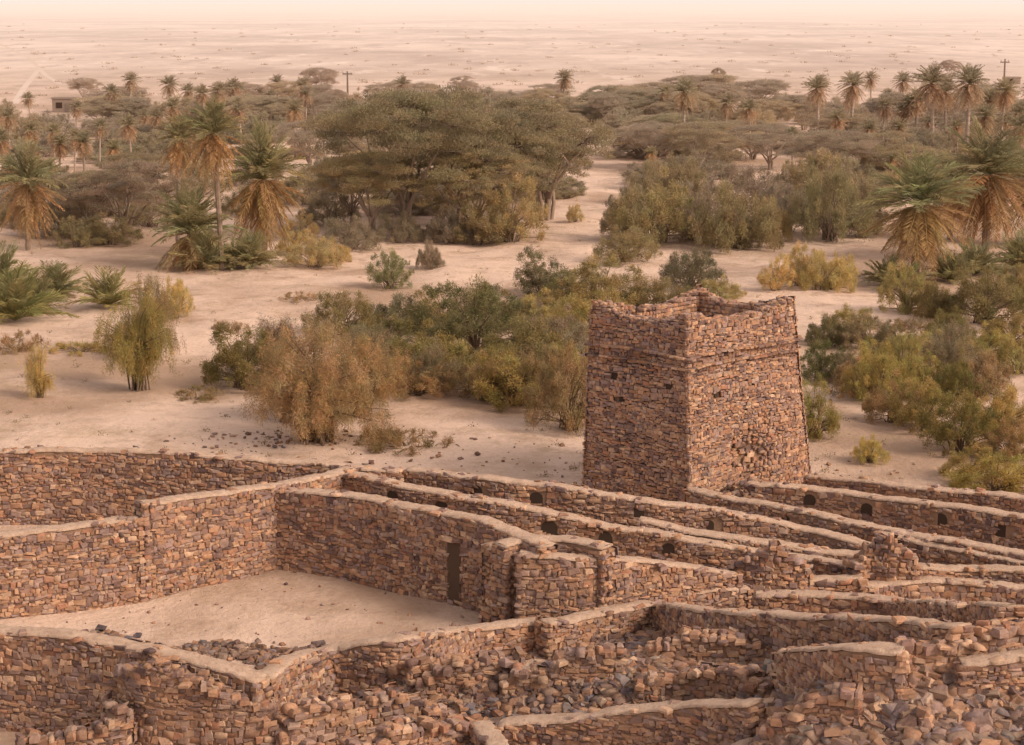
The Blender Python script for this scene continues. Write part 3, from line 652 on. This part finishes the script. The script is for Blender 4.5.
for i in range(470):
    px=random.uniform(-30,1054); py=random.choice([random.uniform(112,132),random.uniform(120,160),random.uniform(150,215)])
    if 568<px<636 and py>142: continue
    if 275<px<340 and py>188: continue
    if px>870 and py>205: continue
    if 40<px<96 and py<135: continue
    if px<50 and py<125: continue
    if 150<px<280 and py>175: continue
    if random.random()>dens(px,py)+.15: continue
    t=random.choice(['ol','gr','pg','ol','dk','yo','dk'])
    u=random.random()
    if u<(.22 if (px<330 or px>780) else .06): V_('palm',px,py,random.uniform(30,52),None,'pg')
    elif u<.36: V_('acacia',px,py,random.uniform(24,38),random.uniform(44,84),t)
    else: V_('shrub',px,py,random.uniform(16,36),random.uniform(30,80),t)
r=np.random.default_rng(5); cl=[]
for i in range(420):
    px=r.uniform(-40,1064); py=r.uniform(24,108); x,y=plane(px,py); s=r.uniform(.2,.5)*(1+y/1200); cl.append(((x,y,s*.3),s*1.8,s*.4))
for i in range(600):
    px=r.uniform(-40,1064); py=r.uniform(150,480); x,y=plane(px,py)
    if y>62: s=r.uniform(.05,.22); cl.append(((x,y,float(H(x,y))+s*.3),s,s*.6))
P=[];D=[];Sz=[];C=[]
for c,a,b in cl:
    n=30; u=r.normal(0,.5,(n,3)); P.append(np.array(c)+u*np.array([a,a,b])); D.append(u+np.array([0,0,.5])); Sz.append(np.full(n,a*.45)); C.append(np.ones((n,3))*r.uniform(.6,1.3))
Sz=np.concatenate(Sz); lv,lq,lc=leafquads(np.concatenate(P),np.concatenate(D),Sz,Sz*.4,r,np.concatenate(C))
o=ob('scrub',mk('scrub',lv,lq,LEAF,lc)); o.color=(.30,.23,.13,1); o['kind']='stuff'; o['label']='sparse dry scrub dotted over the desert plain'; o['category']='scrub'
# ---------- poles and house
def boxm(name,c,s,mat,parent):
    x,y,z=c;a,b,h=s; vs=[(x+i*a/2,y+j*b/2,z+k*h/2) for k in(-1,1) for i,j in((-1,-1),(1,-1),(1,1),(-1,1))]
    return ob(name,mk(name,vs,[(3,2,1,0),(4,5,6,7)]+[(i,(i+1)%4,(i+1)%4+4,i+4) for i in range(4)],mat),parent)
def pole(px,py,hpx):
    x,y,z=place(px,py); h=hpx*math.hypot(y,CAMZ)/FPX
    e=ob('utility_pole',None,label='slim wooden utility pole with a short crossarm',category='pole',group='utility poles on the plain'); e.location=(x,y,z)
    v,q=tube([(0,0,-.3),(0,0,h*.5),(0,0,h)],[.2,.16,.12],8); ob('post',mk('post',v,q,WOOD),e)
    boxm('crossarm',(0,0,h*.93),(1.5,.16,.18),WOOD,e)
    for dx in (-.6,0.,.6): 
        v,q=tube([(dx,0,h*.93+.09),(dx,0,h*.93+.3),(dx,0,h*.93+.45)],[.09,.13,.04],6); ob('insulator',mk('insulator',v,q,CER),e)
pole(348,110,38); pole(1003,104,44); pole(143,112,20); pole(118,108,14)
def house(px,py,wp,hp):
    x,y,z=place(px,py); m=y/FPX; w=wp*m;h=hp*m; e=ob('mud_house',None,label='small flat-roofed mud plaster house on the plain',category='house'); e.location=(x,y,z)
    boxm('wall',(0,0,h/2-.1),(w,w*.7,h+.2),PLASTER,e); boxm('roof',(0,0,h+.12),(w*1.06,w*.76,.24),PLASTER,e)
    boxm('door',(w*.2,-w*.35-.02,h*.35),(1.,.1,h*.7),WOOD,e); boxm('window',(-w*.2,-w*.35-.02,h*.55),(.9,.1,.8),DARK,e)
house(66,112,23,13); house(1012,84,14,6)
# ---------- light, world, camera
el=math.radians(34); az=math.radians(118)
w=bpy.data.worlds.new('World'); scene.world=w; w.use_nodes=True; nt=w.node_tree; bg=nt.nodes['Background']
sky=N(nt,'ShaderNodeTexSky',sky_type='NISHITA'); sky.sun_disc=False; sky.sun_elevation=el; sky.sun_rotation=az; sky.dust_density=5; sky.air_density=1.; sky.ozone_density=.6
c=mix(nt,1.,sky.outputs[0],(1.27,1.0,.84),'MULTIPLY')
tc=N(nt,'ShaderNodeTexCoord'); sp=N(nt,'ShaderNodeSeparateXYZ'); nt.links.new(tc.outputs['Generated'],sp.inputs[0])
f=ramp(nt,math_(nt,'ABSOLUTE',sp.outputs[2]),[(0.,1.),(.12,.85),(.6,.5)])
c=mix(nt,f,c,(6.6,5.6,5.05)); nt.links.new(c,bg.inputs[0]); bg.inputs[1].default_value=.15
L=bpy.data.lights.new('sun','SUN'); L.energy=2.8; L.angle=math.radians(22); L.color=(1,.86,.70); lo=bpy.data.objects.new('sun',L); COL.objects.link(lo)
lo.rotation_euler=Vector((math.sin(az)*math.cos(el),math.cos(az)*math.cos(el),math.sin(el))).to_track_quat('Z','Y').to_euler()
cam=bpy.data.cameras.new('camera'); cam.sensor_width=36; cam.lens=FPX*36/1024; cam.clip_end=40000; co=bpy.data.objects.new('camera',cam); COL.objects.link(co)
co.location=(0,0,CAMZ); co.rotation_euler=(math.radians(90)-PITCH,0,0); scene.camera=co
scene.view_settings.view_transform='Standard'; scene.view_settings.look='None'; scene.view_settings.exposure=0
